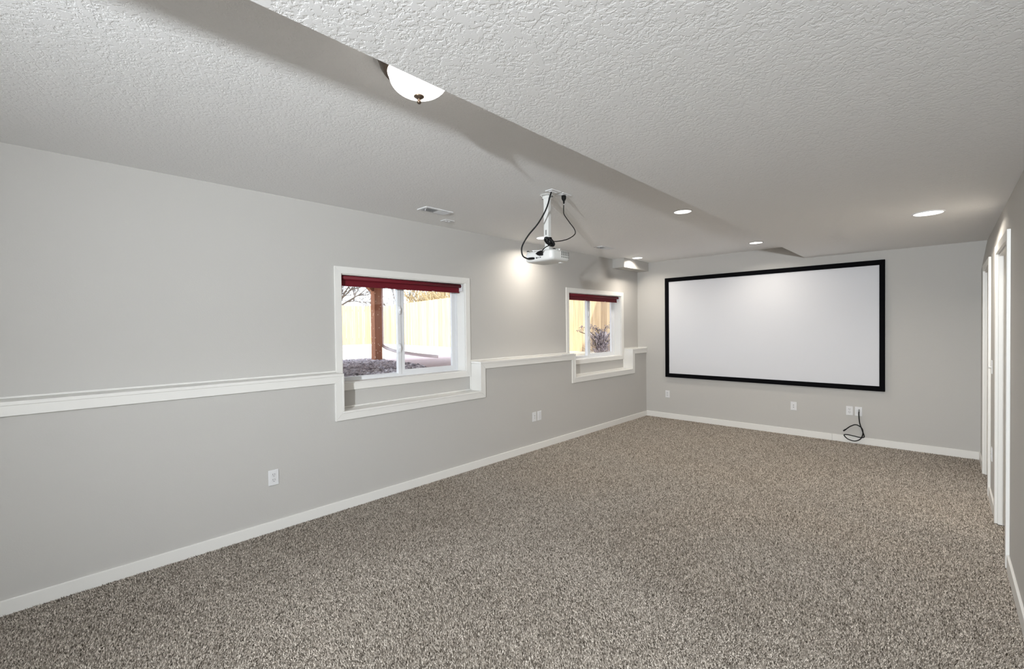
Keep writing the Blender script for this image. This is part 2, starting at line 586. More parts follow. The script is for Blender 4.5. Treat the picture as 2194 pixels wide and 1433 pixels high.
# baseboards
BBH, BBT = 0.074, 0.013
def baseboard(name, x0, x1, y0, y1, label, h=BBH):
    struct(obj(name, box(x0, x1, y0, y1, -0.009, h, 0.003, 2), 'trim'), label, 'baseboard')
baseboard('baseboard_left', 0.0, BBT, Y0, 0.0, 'long white baseboard under the left wall')
baseboard('baseboard_back', BBT, 2.5965, -BBT, 0.0, 'white baseboard under the screen, long piece left of the joint', 0.080)
baseboard('baseboard_back.001', 2.5985, XR, -BBT, 0.0, 'white baseboard under the black cable, short piece right of the joint', 0.080)
baseboard('baseboard_right', XR - BBT, XR, Y0, DOORS[0][0] - 0.06, 'white baseboard on the right wall before the nearer doorway', 0.085)
baseboard('baseboard_right.001', XR - BBT, XR, DOORS[0][1] + 0.06, DOORS[1][0] - 0.06, 'short white baseboard between the two doorways', 0.085)
baseboard('baseboard_right.002', XR - BBT, XR, DOORS[1][1] + 0.06, -BBT, 'stub of white baseboard between the far doorway and the end wall', 0.085)

# ------------------------------------------------------------------ ledge trim
AP = 0.057      # width of the flat apron boards
G = 0.0006      # hairline at the mitres
def trim_group(name, label, loc):
    return struct(empty(name, loc), label, 'trim')

def apron(poly, parent):
    cx = sum(p[0] for p in poly) / len(poly); cz = sum(p[1] for p in poly) / len(poly)
    poly = [(y + (G if y < cx else -G), z) for y, z in poly]
    return obj('apron_board', prism(poly, 0, 0.0, 0.016, 0.0012), 'trim', parent)

LT = LEDGE - 0.004
t1 = trim_group('trim_1', 'white ledge trim capping the lower left wall and stepping down under both windows', (0, -3.6, LEDGE))
n1, n2 = WIN
T = LT
def dn(y_in, y_out, z):   # helper giving the mitre end points
    return (y_in, z), (y_out, z - AP)
# horizontal boards along the wall top
apron([(Y0, T - AP), (n1['out'][0], T - AP), (n1['inn'][0], T), (Y0, T)], t1)
apron([(n1['out'][1], T - AP), (n2['out'][0], T - AP), (n2['inn'][0], T), (n1['inn'][1], T)], t1)
apron([(n2['out'][1], T - AP), (0.0, T - AP), (0.0, T), (n2['inn'][1], T)], t1)
for w in WIN:
    (o0, o1), (i0, i1) = w['out'], w['inn']
    zb, zt = NICHE - AP, NICHE
    apron([(o0, zb), (i0, zt), (i0, T), (o0, T - AP)], t1)
    apron([(o1, zb), (o1, T - AP), (i1, T), (i1, zt)], t1)
    apron([(o0, zb), (o1, zb), (i1, zt), (i0, zt)], t1)
# cap boards with a nosed front edge
def cap(y0, y1, z0, z1, parent, name='cap_board'):
    return obj(name, box(XU, 0.020, y0, y1, z0, z1, 0.003, 2), 'trim', parent)
CT = 0.018
cap(Y0, n1['inn'][0] + CT, LEDGE - CT + 0.014, LEDGE + 0.018, t1)
cap(n1['inn'][1] - CT, n2['inn'][0] + CT, LEDGE - CT + 0.014, LEDGE + 0.018, t1)
cap(n2['inn'][1] - CT, 0.0, LEDGE - CT + 0.014, LEDGE + 0.018, t1)
ZN = NICHE + CT
for w in WIN:
    i0, i1 = w['inn']
    cap(i0, i1, NICHE, ZN, t1, 'niche_shelf')
    cap(i0, i0 + CT, ZN, LEDGE - CT + 0.0135, t1, 'niche_side')
    cap(i1 - CT, i1, ZN, LEDGE - CT + 0.0135, t1, 'niche_side')
# small bead where the cap meets the upper wall
def bead(y0, y1, z0, z1, parent, vertical=False):
    return obj('bead', box(XU, XU + 0.013, y0, y1, z0, z1, 0.005, 2), 'trim', parent)
ZL = LEDGE + 0.018
bead(Y0, n1['cas'][0], ZL, ZL + 0.014, t1)
bead(n1['cas'][1], n2['cas'][0], ZL, ZL + 0.014, t1)
bead(n2['cas'][1], 0.0, ZL, ZL + 0.014, t1)
for w in WIN:
    i0, i1 = w['inn'][0] + CT, w['inn'][1] - CT
    bead(i0, i1, ZN, ZN + 0.014, t1)
    bead(i1 - 0.014, i1, ZN + 0.014, 0.97, t1)
    bead(i0, i0 + 0.014, ZN + 0.014, 0.97, t1)
obj('bead', box(XU, 0.020, -0.013, 0.0, ZL, ZL + 0.014, 0.004, 2), 'trim', t1)

# ------------------------------------------------------------------ windows
def pane_frame(name, parent, x0, x1, y0, y1, z0, z1, s, mat='vinyl'):
    """A four-sided vinyl sash with stile width s = (left, right, bottom, top)."""
    bm = holed(0, y0, y1, z0, z1, [(y0 + s[0], y1 - s[1], z0 + s[2], z1 - s[3])], x0, x1)
    bmesh.ops.recalc_face_normals(bm, faces=bm.faces)
    return obj(name, bm, mat, parent)

def window(idx, w, label):
    o0, o1 = w['opn']
    c0, c1 = w['cas']
    zb, zt = WZ
    root = struct(empty('window_%d' % idx, (XU, (o0 + o1) / 2, zb)), label, 'window')
    x0, x1 = XU, XU + 0.015
    for poly in ([(c0, zt + 0.06), (c1, zt + 0.06), (o1, zt), (o0, zt)], [(c0, zb - 0.06), (c1, zb - 0.06), (o1, zb), (o0, zb)],
                 [(c0, zb - 0.06), (c0, zt + 0.06), (o0, zt), (o0, zb)], [(c1, zb - 0.06), (c1, zt + 0.06), (o1, zt), (o1, zb)]):
        obj('casing_board', prism(poly, 0, x0, x1, 0.0012), 'trim', root)
    jx = -0.268
    for b in (box(jx, XU, o0, o0 + 0.008, zb, zt), box(jx, XU, o1 - 0.008, o1, zb, zt), box(jx, XU, o0 + 0.008, o1 - 0.008, zt - 0.008, zt), box(jx, XU, o0 + 0.008, o1 - 0.008, zb, zb + 0.006)):
        obj('jamb_board', b, 'trim', root)
    fx0, fx1 = -0.335, jx
    pane_frame('window_frame', root, fx0, fx1, o0, o1, zb, zt, (0.034, 0.034, 0.024, 0.03))
    a0, a1, b0, b1 = o0 + 0.034, o1 - 0.034, zb + 0.024, zt - 0.03
    mid = o0 + (4.548 - (-o0 - 0) + 0) if False else (o0 + o1) / 2
    ym = o0 + 0.697
    # fixed sash on the far half, sliding sash on the near half, one track behind
    fs = pane_frame('fixed_sash', root, -0.302, -0.276, ym - 0.018, a1, b0, b1, (0.040, 0.050, 0.040, 0.03))
    ss = pane_frame('sliding_sash', root, -0.332, -0.305, a0, ym + 0.022, b0 - 0.004, b1, (0.012, 0.058, 0.018, 0.03))
    obj('glass_pane', box(-0.291, -0.287, ym + 0.020, a1 - 0.048, b0 + 0.038, b1 - 0.028), 'glass', fs)
    obj('glass_pane', box(-0.321, -0.317, a0 + 0.010, ym - 0.034, b0 + 0.012, b1 - 0.028), 'glass', ss)
    st = obj('interlock_stile', box(-0.304, -0.268, ym - 0.060, ym - 0.020, b0 - 0.002, b1, 0.004, 2), 'vinyl', root)
    for z in (1.687, 1.312):
        lt = lathe([(0.0, 0.0), (0.016, 0.002), (0.019, 0.006), (0.016, 0.013), (0.0, 0.016)], (-0.268, ym - 0.040, z), axis='x', seg=20, cap=False)
        for v in lt.verts:
            v.co.z = z + (v.co.z - z) * 2.4
        la = obj('latch', lt, 'vinyl', root, smooth=True)
        obj('latch_tab', box(-0.256, -0.246, ym - 0.047, ym - 0.033, z - 0.006, z + 0.016, 0.003), 'vinyl', la)
    obj('track_rail', box(-0.276, -0.270, a0, ym - 0.062, zb + 0.010, zb + 0.034, 0.001), 'vinyl', root)
    return root

window(1, WIN[0], 'white sliding window looking out on a wooden post and gravel')
window(2, WIN[1], 'white sliding window near the screen looking out on a shaggy shrub')

def blind(w, label):
    o0, o1 = w['opn']
    y0, y1 = o0 + 0.012, o1 - 0.032
    zt = WZ[1] - 0.010
    root = tag(empty('roller_blind', (-0.185, (y0 + y1) / 2, zt)), label, 'blind', 'raised roller blinds')
    roll = lathe([(0.0, 0), (0.0185, 0), (0.0185, y1 - y0), (0.0, y1 - y0)], (-0.186, y0, zt - 0.020), axis='y', seg=28, cap=False)
    r = obj('rolled_fabric', roll, 'red', root, smooth=False)
    for p in r.data.polygons:
        p.use_smooth = len(p.vertices) == 4
    obj('fabric_panel', box(-0.2055, -0.2035, y0 + 0.004, y1 - 0.004, 1.896, zt - 0.018), 'red', root)
    h = obj('hem_bar', box(-0.210, -0.199, y0 + 0.002, y1 - 0.002, 1.887, 1.899, 0.003, 2), 'red', root)
    L = y1 - y0
    for f in (0.34, 0.74):
        obj('hem_clip', box(-0.211, -0.196, y0 + f * L - 0.016, y0 + f * L + 0.016, 1.886, 1.893, 0.002), 'clear', h)
    obj('end_bracket', box(-0.215, -0.158, y1 + 0.002, y1 + 0.012, zt - 0.075, zt, 0.004, 2), 'vinyl', root)
    obj('end_bracket', box(-0.215, -0.158, y0 - 0.006, y0 - 0.002, zt - 0.060, zt, 0.002), 'vinyl', root)
blind(WIN[0], 'crimson roller blind rolled up in the window by the wooden post')
blind(WIN[1], 'crimson roller blind rolled up in the window next to the screen wall')

# loose white strip lying on the ledge by the far window
tag(obj('plastic_strip', box(0.000, 0.026, -2.335, -2.085, ZL, ZL + 0.006, 0.002), 'vinyl'), 'thin white plastic strip lying on the ledge beside the far window', 'strip')

# ------------------------------------------------------------------ doors in the right wall
def door(idx, d, label):
    y0, y1 = d
    root = struct(empty('door_%d' % idx, (XR, (y0 + y1) / 2, 0)), label, 'door')
    c = 0.060
    x0, x1 = XR - 0.017, XR
    for poly in ([(y0 - c, 0), (y0, 0), (y0, DZ), (y0 - c, DZ + c)], [(y1 + c, 0), (y1, 0), (y1, DZ), (y1 + c, DZ + c)], [(y0, DZ), (y1, DZ), (y1 + c, DZ + c), (y0 - c, DZ + c)]):
        obj('door_casing', prism(poly, 0, x0, x1, 0.0015), 'trim', root)
    for b in (box(XR, XR + 0.135, y0, y0 + 0.016, 0, DZ), box(XR, XR + 0.135, y1 - 0.016, y1, 0, DZ), box(XR, XR + 0.135, y0 + 0.016, y1 - 0.016, DZ - 0.016, DZ)):
        obj('door_jamb', b, 'trim', root)
    for b in (box(XR + 0.075, XR + 0.090, y0 + 0.016, y0 + 0.026, 0, DZ - 0.016), box(XR + 0.075, XR + 0.090, y1 - 0.026, y1 - 0.016, 0, DZ - 0.016), box(XR + 0.075, XR + 0.090, y0 + 0.026, y1 - 0.026, DZ - 0.026, DZ - 0.016)):
        obj('door_stop', b, 'trim', root)
    slab = obj('door_leaf', box(XR + 0.091, XR + 0.127, y0 + 0.019, y1 - 0.019, 0.012, DZ - 0.019, 0.002), 'trim', root)
    ym = (y0 + y1) / 2
    for z0, z1 in ((0.25, 0.92), (1.08, 1.84)):
        for s in (-1, 1):
            a, b_ = sorted((ym + s * 0.05, ym + s * ((y1 - y0) / 2 - 0.12)))
            obj('door_panel', box(XR + 0.086, XR + 0.092, a, b_, z0, z1, 0.003), 'trim', slab)
    obj('door_knob', lathe([(0.0, -0.062), (0.018, -0.058), (0.027, -0.045), (0.020, -0.030), (0.010, -0.022), (0.010, -0.006), (0.030, -0.004), (0.030, 0.0)], (XR + 0.091, y0 + 0.09, 0.95), axis='x', seg=20), 'screw', slab, smooth=True)
door(1, DOORS[0], 'white cased doorway in the right wall, the one farther from the screen')
door(2, DOORS[1], 'white cased doorway in the right wall, the one beside the screen wall')

# ------------------------------------------------------------------ outlet plates
class Face:
    """Local frame of a wall plate: u along the wall, n out of it."""
    def __init__(s, kind, at):
        s.kind, s.at = kind, at
    def box(s, u0, u1, v0, v1, n0, n1, bev=0.0, seg=1):
        if s.kind == 'left':  return box(s.at + n0, s.at + n1, u0, u1, v0, v1, bev, seg)
        if s.kind == 'right': return box(s.at - n1, s.at - n0, u0, u1, v0, v1, bev, seg)
        if s.kind == 'back':  return box(u0, u1, s.at - n1, s.at - n0, v0, v1, bev, seg)
        if s.kind == 'ceil':  return box(u0, u1, v0, v1, s.at - n1, s.at - n0, bev, seg)
    def disc(s, u, v, r, n0, n1, seg=20):
        if s.kind == 'left':  return lathe([(0, n0), (r, n0), (r, n1), (0, n1)], (s.at, u, v), 'x', seg, False)
        if s.kind == 'right': return lathe([(0, -n0), (r, -n0), (r, -n1), (0, -n1)], (s.at, u, v), 'x', seg, False)
        if s.kind == 'back':  return lathe([(0, -n0), (r, -n0), (r, -n1), (0, -n1)], (u, s.at, v), 'y', seg, False)
        if s.kind == 'ceil':  return lathe([(0, -n0), (r, -n0), (r, -n1), (0, -n1)], (u, v, s.at), 'z', seg, False)
    def pos(s, u, v):
        return {'left': (s.at, u, v), 'right': (s.at, u, v), 'back': (u, s.at, v), 'ceil': (u, v, s.at)}[s.kind]

PW, PH = 0.036, 0.0575
def plate_root(name, f, u, v, label, cat, group):
    root = tag(empty(name, f.pos(u, v - (0 if f.kind == 'ceil' else PH))), label, cat, group)
    obj('cover_plate', f.box(u - PW, u + PW, v - PH, v + PH, 0.0, 0.0065, 0.003, 2), 'plate', root)
    return root

def duplex(f, u, v, label, group='duplex outlets'):
    r = plate_root('wall_outlet', f, u, v, label, 'outlet', group)
    for dv in (0.0195, -0.0195):
        b = f.disc(u, v + dv, 0.0172, 0.0062, 0.0088, 24)
        k = {'left': 2, 'right': 2, 'back': 2, 'ceil': 1}[f.kind]
        for vv in b.verts:
            c0 = v + dv
            vv.co[k] = c0 + max(-0.0135, min(0.0135, vv.co[k] - c0))
        fc = obj('receptacle_face', b, 'device', r)
        for du, h in ((-0.0065, 0.0045), (0.0065, 0.0038)):
            obj('blade_slot', f.box(u + du - 0.0013, u + du + 0.0013, v + dv + 0.003 - h + 0.002, v + dv + 0.003 + h + 0.002, 0.0086, 0.0091), 'slot', fc)
        obj('ground_hole', f.disc(u, v + dv - 0.0075, 0.0026, 0.0086, 0.0091, 12), 'slot', fc)
    obj('plate_screw', f.disc(u, v, 0.003, 0.006, 0.0075, 12), 'device', r)
    return r

def jack(f, u, v, label, cols=('slot', 'slot'), rim=True):
    r = plate_root('jack_plate', f, u, v, label, 'wall plate', 'low voltage plates')
    for dv, c in ((0.014, cols[0]), (-0.014, cols[1])):
        n = obj('jack_collar', f.disc(u, v + dv, 0.0075, 0.006, 0.0095, 16), 'device', r)
        obj('jack_hole', f.disc(u, v + dv, 0.0046, 0.0093, 0.0099, 14), c, n)
    return r

def blank(f, u, v, label):
    r = plate_root('blank_plate', f, u, v, label, 'wall plate', 'low voltage plates')
    for dv in (0.042, -0.042):
        obj('plate_screw', f.disc(u, v + dv, 0.003, 0.006, 0.0075, 12), 'device', r)
    obj('blank_insert', f.box(u - 0.0165, u + 0.0165, v - 0.0335, v + 0.0335, 0.006, 0.0075, 0.001), 'device', r)
    return r

L_, B_, R_ = Face('left', 0.0), Face('back', 0.0), Face('right', XR)
duplex(L_, -5.895, 0.398, 'white duplex outlet on the lower left wall, before the window with the post')
jack(L_, -2.899, 0.404, 'white two-hole jack plate low on the left wall, paired with a blank plate', ('slot', 'greyslot'))
blank(L_, -2.803, 0.406, 'blank white cover plate beside the two-hole jack plate on the left wall')
duplex(B_, 0.375, 0.390, 'white duplex outlet near the corner under the screen edge')
jack(B_, 2.163, 0.390, 'white two-hole jack plate alone under the middle of the screen')
duplex(B_, 2.779, 0.399, 'white duplex outlet under the screen beside the cable plate')
cp = plate_root('cable_plate', B_, 2.870, 0.399, 'white pass-through plate under the screen with a black cable hanging out', 'wall plate', 'low voltage plates')
obj('bushing', B_.box(2.852, 2.872, 0.372, 0.424, 0.006, 0.014, 0.003, 2), 'device', cp)
obj('bushing_slot', B_.box(2.870, 2.880, 0.400, 0.424, 0.006, 0.0095), 'greyslot', cp)

sw = plate_root('light_switch', R_, -1.62, 1.127, 'white toggle light switch between the two doorways', 'switch', 'right wall plates')
obj('toggle', R_.box(-1.625, -1.615, 1.119, 1.131, 0.006, 0.022, 0.002), 'device', sw)
duplex(R_, -1.655, 0.405, 'white duplex outlet low between the two doorways')

# ------------------------------------------------------------------ projection screen
sx0, sx1, sz0, sz1 = 0.353, 3.130, 0.672, 2.272
fw = 0.062
scr = tag(empty('projection_screen', ((sx0 + sx1) / 2, 0.0, sz0)), 'wide white projection screen in a black velvet frame on the end wall', 'screen')
obj('screen_fabric', box(sx0 + 0.03, sx1 - 0.03, -0.022, -0.004, sz0 + 0.03, sz1 - 0.03), 'screen', scr)
ix0, ix1, iz0, iz1 = sx0 + fw, sx1 - fw + 0.008, sz0 + fw, sz1 - fw
for poly in ([(sx0, sz0), (sx1, sz0), (ix1, iz0), (ix0, iz0)], [(sx0, sz1), (sx1, sz1), (ix1, iz1), (ix0, iz1)],
             [(sx0, sz0), (sx0, sz1), (ix0, iz1), (ix0, iz0)], [(sx1, sz0), (sx1, sz1), (ix1, iz1), (ix1, iz0)]):
    obj('frame_bar', prism(poly, 1, -0.034, -0.002, 0.002), 'velvet', scr)

# black cable dangling from the pass-through plate
yc = -0.030
pts = [(2.876, -0.008, 0.412), (2.876, -0.018, 0.395), (2.877, yc, 0.350), (2.885, yc, 0.261), (2.910, yc, 0.172), (2.929, yc, 0.105), (2.922, yc - 0.004, 0.086), (2.885, yc - 0.008, 0.082),
       (2.829, yc - 0.010, 0.090), (2.760, yc - 0.010, 0.098), (2.727, yc - 0.010, 0.088), (2.757, yc - 0.014, 0.050), (2.800, yc - 0.016, 0.033), (2.845, yc - 0.018, 0.032), (2.890, yc - 0.018, 0.060), (2.914, yc - 0.016, 0.110), (2.918, yc - 0.014, 0.160),
       (2.902, yc - 0.014, 0.208), (2.850, yc - 0.014, 0.236), (2.800, yc - 0.014, 0.214), (2.760, yc - 0.014, 0.178), (2.736, yc - 0.014, 0.152)]
cb = tag(empty('coiled_cable', (2.876, -0.008, 0.03)), 'loose black cable looping down from the plate under the screen', 'cable')
obj('cable_sheath', tube(spline(pts, 8), 0.0062, 10), 'black', cb, smooth=True)
obj('cable_end', tube([(2.745, yc - 0.014, 0.163), (2.720, yc - 0.014, 0.140)], 0.0085, 10), 'black', cb)
obj('wall_connector', tube([(2.876, -0.002, 0.425), (2.876, -0.014, 0.408), (2.876, -0.018, 0.392)], 0.0065, 10), 'screw', cb)

# ------------------------------------------------------------------ ceiling fixtures
def downlight(x, y, z, r, label):
    power = DOWN_W * (r / 0.086) ** 2
    root = tag(empty('recessed_light', (x, y, z)), label, 'ceiling light', 'recessed ceiling lights')
    obj('trim_ring', lathe([(r, 0.0), (r, -0.004), (r * 0.97, -0.006), (r * 0.87, -0.006), (r * 0.85, -0.001), (r * 0.85, 0.0)], (x, y, z), seg=48, cap=False), 'plate', root, smooth=True)
    obj('light_lens', lathe([(0.0, -0.0045), (r * 0.6, -0.004), (r * 0.86, -0.003)], (x, y, z), seg=48, cap=False), 'lens', root, smooth=True)
    light('downlight_beam', 'AREA', (x, y, z - 0.009), power, DOWN_C, (0, 0, -1), shape='DISK', size=r * 1.5, spread=math.radians(150))
downlight(1.882, -0.660, ZC, 0.086, 'round recessed light over the screen, beside the dropped ceiling')
downlight(0.190, -0.630, ZC, 0.086, 'round recessed light next to the corner bulkhead')
downlight(1.882, -2.930, ZC, 0.086, 'round recessed light beside the dropped ceiling, past the projector')
downlight(0.190, -2.925, ZC, 0.086, 'round recessed light behind the projector, near the window wall')
downlight(3.555, -2.130, ZB, 0.106, 'larger round recessed light in the dropped ceiling by the doorways')

def smooth_profile(p):
    q = spline([(a, b, 0) for a, b in p], 5)
    return [(max(0.0, v.x), v.y) for v in q[:-1]] + [p[-1]]
DX, DY = 2.1395, -6.045
dl = tag(empty('flush_dome_light', (DX, DY, ZC)), 'lit frosted dome ceiling light with bronze base beside the dropped ceiling', 'ceiling light')
obj('metal_base', lathe([(0.0, 0.0), (0.157, 0.0), (0.158, -0.008), (0.152, -0.016), (0.153, -0.020), (0.147, -0.030), (0.148, -0.034), (0.141, -0.046), (0.134, -0.054), (0.120, -0.056), (0.0, -0.056)], (DX, DY, ZC), seg=64, cap=False), 'bronze', dl, smooth=False)
obj('glass_dome', lathe(smooth_profile([(0.116, -0.052), (0.120, -0.056), (0.119, -0.062), (0.116, -0.066), (0.113, -0.080), (0.105, -0.099), (0.087, -0.117), (0.062, -0.131), (0.033, -0.139), (0.0, -0.141)]), (DX, DY, ZC), seg=56, cap=False), 'dome', dl, smooth=True)
obj('finial', lathe([(0.0, -0.139), (0.020, -0.141), (0.0205, -0.144), (0.012, -0.150), (0.0065, -0.154), (0.006, -0.158), (0.0085, -0.162), (0.0085, -0.167), (0.005, -0.171), (0.0, -0.172)], (DX, DY, ZC), seg=24, cap=False), 'bronze', dl, smooth=True)

def register(x, y, label, slats=9):
    root = tag(empty('air_register', (x, y, ZC)), label, 'air vent', 'ceiling air vents')
    hw, hl = 0.072, 0.150
    iw, il = 0.046, 0.124
    for (a, b, c, d) in ((x - hw, x - iw, y - hl, y + hl), (x + iw, x + hw, y - hl, y + hl), (x - iw, x + iw, y - hl, y - il), (x - iw, x + iw, y + il, y + hl)):
        obj('frame_rim', box(a, b, c, d, ZC - 0.008, ZC, 0.002), 'plate', root)
    bt = box(x - iw + 0.0005, x + iw - 0.0005, y - il + 0.0005, y + il - 0.0005, ZC, ZC + 0.139)
    bmesh.ops.delete(bt, geom=[f for f in bt.faces if all(v.co.z < ZC + 1e-4 for v in f.verts)], context='FACES_ONLY')
    obj('duct_boot', bt, 'duct', root)
    n = 9
    for k in range(n * 2):
        t = -il + (k + 0.5) * (il / n)
        s = -1 if t < 0 else 1
        bm = box(x - iw, x + iw, y + t - 0.0008, y + t + 0.0008, ZC - 0.0105, ZC - 0.0025)
        for v in bm.verts:
            if v.co.z < ZC - 0.006:
                v.co.y += s * 0.0065
        obj('louver', bm, 'plate', root)
    obj('damper_lever', box(x - 0.004, x + 0.004, y - il + 0.010, y - il + 0.016, ZC - 0.018, ZC - 0.006), 'plate', root)
register(0.325, -4.600, 'white ceiling air register near the window wall, before the projector')
register(0.325, -1.800, 'white ceiling air register near the window wall, past the projector')
dt = tag(empty('ceiling_plate', (0.095, -4.280, ZC)), 'small white two-button plate on the ceiling beside the air register', 'ceiling plate')
CE = Face('ceil', ZC)
obj('cover_plate', CE.box(0.050, 0.140, -4.335, -4.225, 0.0, 0.006, 0.002), 'plate', dt)
for yy in (-4.300, -4.262):
    obj('plate_button', CE.disc(0.095, yy, 0.011, 0.006, 0.011, 16), 'device', dt)

# ------------------------------------------------------------------ projector on its ceiling mount
PX, PY = 1.325, -4.240
def ceil_plate(x, y, label, kind):
    r = tag(empty('ceiling_outlet', (x, y, ZC)), label, 'ceiling plate', 'plates above the projector')
    obj('cover_plate', CE.box(x - PW, x + PW, y - PH, y + PH, 0.0, 0.0065, 0.003, 2), 'plate', r)
    return r
c1 = ceil_plate(1.434, -4.298, 'white ceiling plate with the signal cable, beside the projector mount', 0)
obj('bushing', CE.box(1.421, 1.447, -4.335, -4.262, 0.006, 0.012, 0.003, 2), 'device', c1)
c2 = ceil_plate(1.434, -4.160, 'white ceiling outlet with the black plug, beside the projector mount', 1)
for dv in (-0.0195, 0.0195):
    obj('receptacle_face', CE.disc(1.434, -4.160 + dv, 0.0165, 0.006, 0.0088, 20), 'device', c2)

pm = tag(empty('projector_mount', (PX, PY, ZC)), 'white steel pole mount hanging from the ceiling above the projector', 'mount')
obj('ceiling_flange', lathe([(0.0, 0.0), (0.058, 0.0), (0.058, -0.003), (0.050, -0.005), (0.0, -0.005)], (PX, PY, ZC), seg=32, cap=False), 'metal', pm)
obj('flange_bracket', box(PX - 0.034, PX + 0.034, PY - 0.020, PY + 0.020, ZC - 0.026, ZC - 0.004, 0.002), 'metal', pm)
obj('pivot_bolt', lathe([(0.0, -0.048), (0.007, -0.048), (0.007, -0.042), (0.0035, -0.041), (0.0035, 0.048), (0.007, 0.049), (0.007, 0.054), (0, 0.054)], (PX, PY, ZC - 0.018), axis='x', seg=12, cap=False), 'screw', pm)
for a in range(4):
    an = math.pi / 4 + a * math.pi / 2
    obj('flange_screw', lathe([(0.0, -0.010), (0.005, -0.009), (0.006, -0.005), (0.0, -0.004)], (PX + 0.045 * math.cos(an), PY + 0.045 * math.sin(an), ZC), seg=10, cap=False), 'screw', pm)
ch = prism([(PX - 0.024, PY + 0.016), (PX - 0.024, PY - 0.016), (PX + 0.024, PY - 0.016), (PX + 0.024, PY + 0.016), (PX + 0.021, PY + 0.016), (PX + 0.021, PY - 0.013), (PX - 0.021, PY - 0.013), (PX - 0.021, PY + 0.016)], 2, 2.20, ZC - 0.008)
obj('outer_channel', ch, 'metal', pm)
obj('inner_channel', box(PX - 0.0195, PX + 0.0195, PY - 0.0115, PY + 0.012, 2.135, 2.42, 0.001), 'metal', pm)
obj('channel_slot', box(PX - 0.008, PX + 0.004, PY - 0.0168, PY - 0.0158, 2.245, 2.285), 'greyslot', pm)
for z in (2.222, 2.210, 2.190, 2.178):
    obj('channel_hole', lathe([(0.0, -0.0172), (0.0035, -0.0172), (0.0035, -0.015), (0.0, -0.015)] if z > 2.2 else [(0.0, -0.0126), (0.0035, -0.0126), (0.0035, -0.011), (0.0, -0.011)], (PX - 0.010, PY, z), axis='y', seg=10, cap=False), 'greyslot', pm)
obj('tilt_knuckle', box(PX - 0.028, PX + 0.028, PY - 0.018, PY + 0.018, 2.118, 2.150, 0.003), 'metal', pm)
for dx, dy in ((-0.105, -0.07), (0.11, 0.03), (0.06, 0.10), (-0.08, 0.09)):
    d = Vector((dx, dy, 0)); s = Vector((-dy, dx, 0)).normalized() * 0.008
    P0, P1 = Vector((PX, PY, 2.126)), Vector((PX, PY, 2.126)) + d
    bm = prism([((P0 + s).x, (P0 + s).y), ((P1 + s).x, (P1 + s).y), ((P1 - s).x, (P1 - s).y), ((P0 - s).x, (P0 - s).y)], 2, 2.122, 2.126)
    arm = obj('mount_arm', bm, 'metal', pm)
    obj('arm_post', lathe([(0.0, 0.0), (0.006, 0.0), (0.006, 0.022), (0.0, 0.022)], (P1.x - 0.1 * dx, P1.y - 0.1 * dy, 2.104), seg=10, cap=False), 'metal', arm)

# projector body: rounded case, rear (ports) towards -y, vents on +x
bx0, bx1, by0, by1, bz0, bz1 = 1.190, 1.474, -4.372, -4.135, 2.024, 2.104
pj = tag(empty('projector', ((bx0 + bx1) / 2, (by0 + by1) / 2, bz0)), 'white video projector hanging upside down under its ceiling mount', 'projector')
def rounded_outline(x0, x1, y0, y1, r, n=6, bulge=0.0):
    pts = []
    for cx, cy, a0 in ((x1 - r, y0 + r, -90), (x1 - r, y1 - r, 0), (x0 + r, y1 - r, 90), (x0 + r, y0 + r, 180)):
        for k in range(n + 1):
            a = math.radians(a0 + 90 * k / n)
            pts.append((cx + r * math.cos(a), cy + r * math.sin(a)))
    return pts
def loft(levels):
    bm = bmesh.new()
    rings = [[bm.verts.new((x, y, z)) for x, y in pl] for pl, z in levels]
    for A, B in zip(rings, rings[1:]):
        for k in range(len(A)):
            k2 = (k + 1) % len(A)
            bm.faces.new((A[k], A[k2], B[k2], B[k]))
    bm.faces.new(rings[0]); bm.faces.new(rings[-1])
    return bm
def ro(i, r=0.034): return rounded_outline(bx0 + i, bx1 - i, by0 + i, by1 - i, r)
body = loft([(ro(0.030), bz0 - 0.004), (ro(0.012), bz0), (ro(0.003), bz0 + 0.008), (ro(0.0), bz0 + 0.022), (ro(0.0), bz1 - 0.020), (ro(0.004), bz1 - 0.006), (ro(0.012), bz1)])
case = obj('projector_case', body, 'shell', pj, smooth=True)
# side vents (on the +x side)
for k in range(5):
    y = by0 + 0.118 + k * 0.0215
    for z0, z1 in ((bz0 + 0.040, bz0 + 0.073), (bz0 + 0.024, bz0 + 0.034)):
        obj('vent_slot', box(bx1 - 0.0015, bx1 + 0.0008, y, y + 0.012, z0, z1), 'greyslot', case)
# rear ports
def port(x0, x1, z0, z1, m='slot', d=0.0012): return obj('port', box(x0, x1, by0 - d, by0 + 0.002, z0, z1, 0.0004), m, case)
port(1.312, 1.330, bz0 + 0.020, bz0 + 0.029)
port(1.338, 1.345, bz0 + 0.021, bz0 + 0.028)
port(1.352, 1.364, bz0 + 0.022, bz0 + 0.029)
port(1.276, 1.300, bz0 + 0.018, bz0 + 0.030)
port(1.345, 1.385, bz0 + 0.036, bz0 + 0.064)
obj('speaker_grille', lathe([(0.0, -0.001), (0.020, -0.001), (0.020, 0.002), (0.0, 0.002)], (1.232, by0, bz0 + 0.040), axis='y', seg=28, cap=False), 'greyslot' if False else 'device', case)
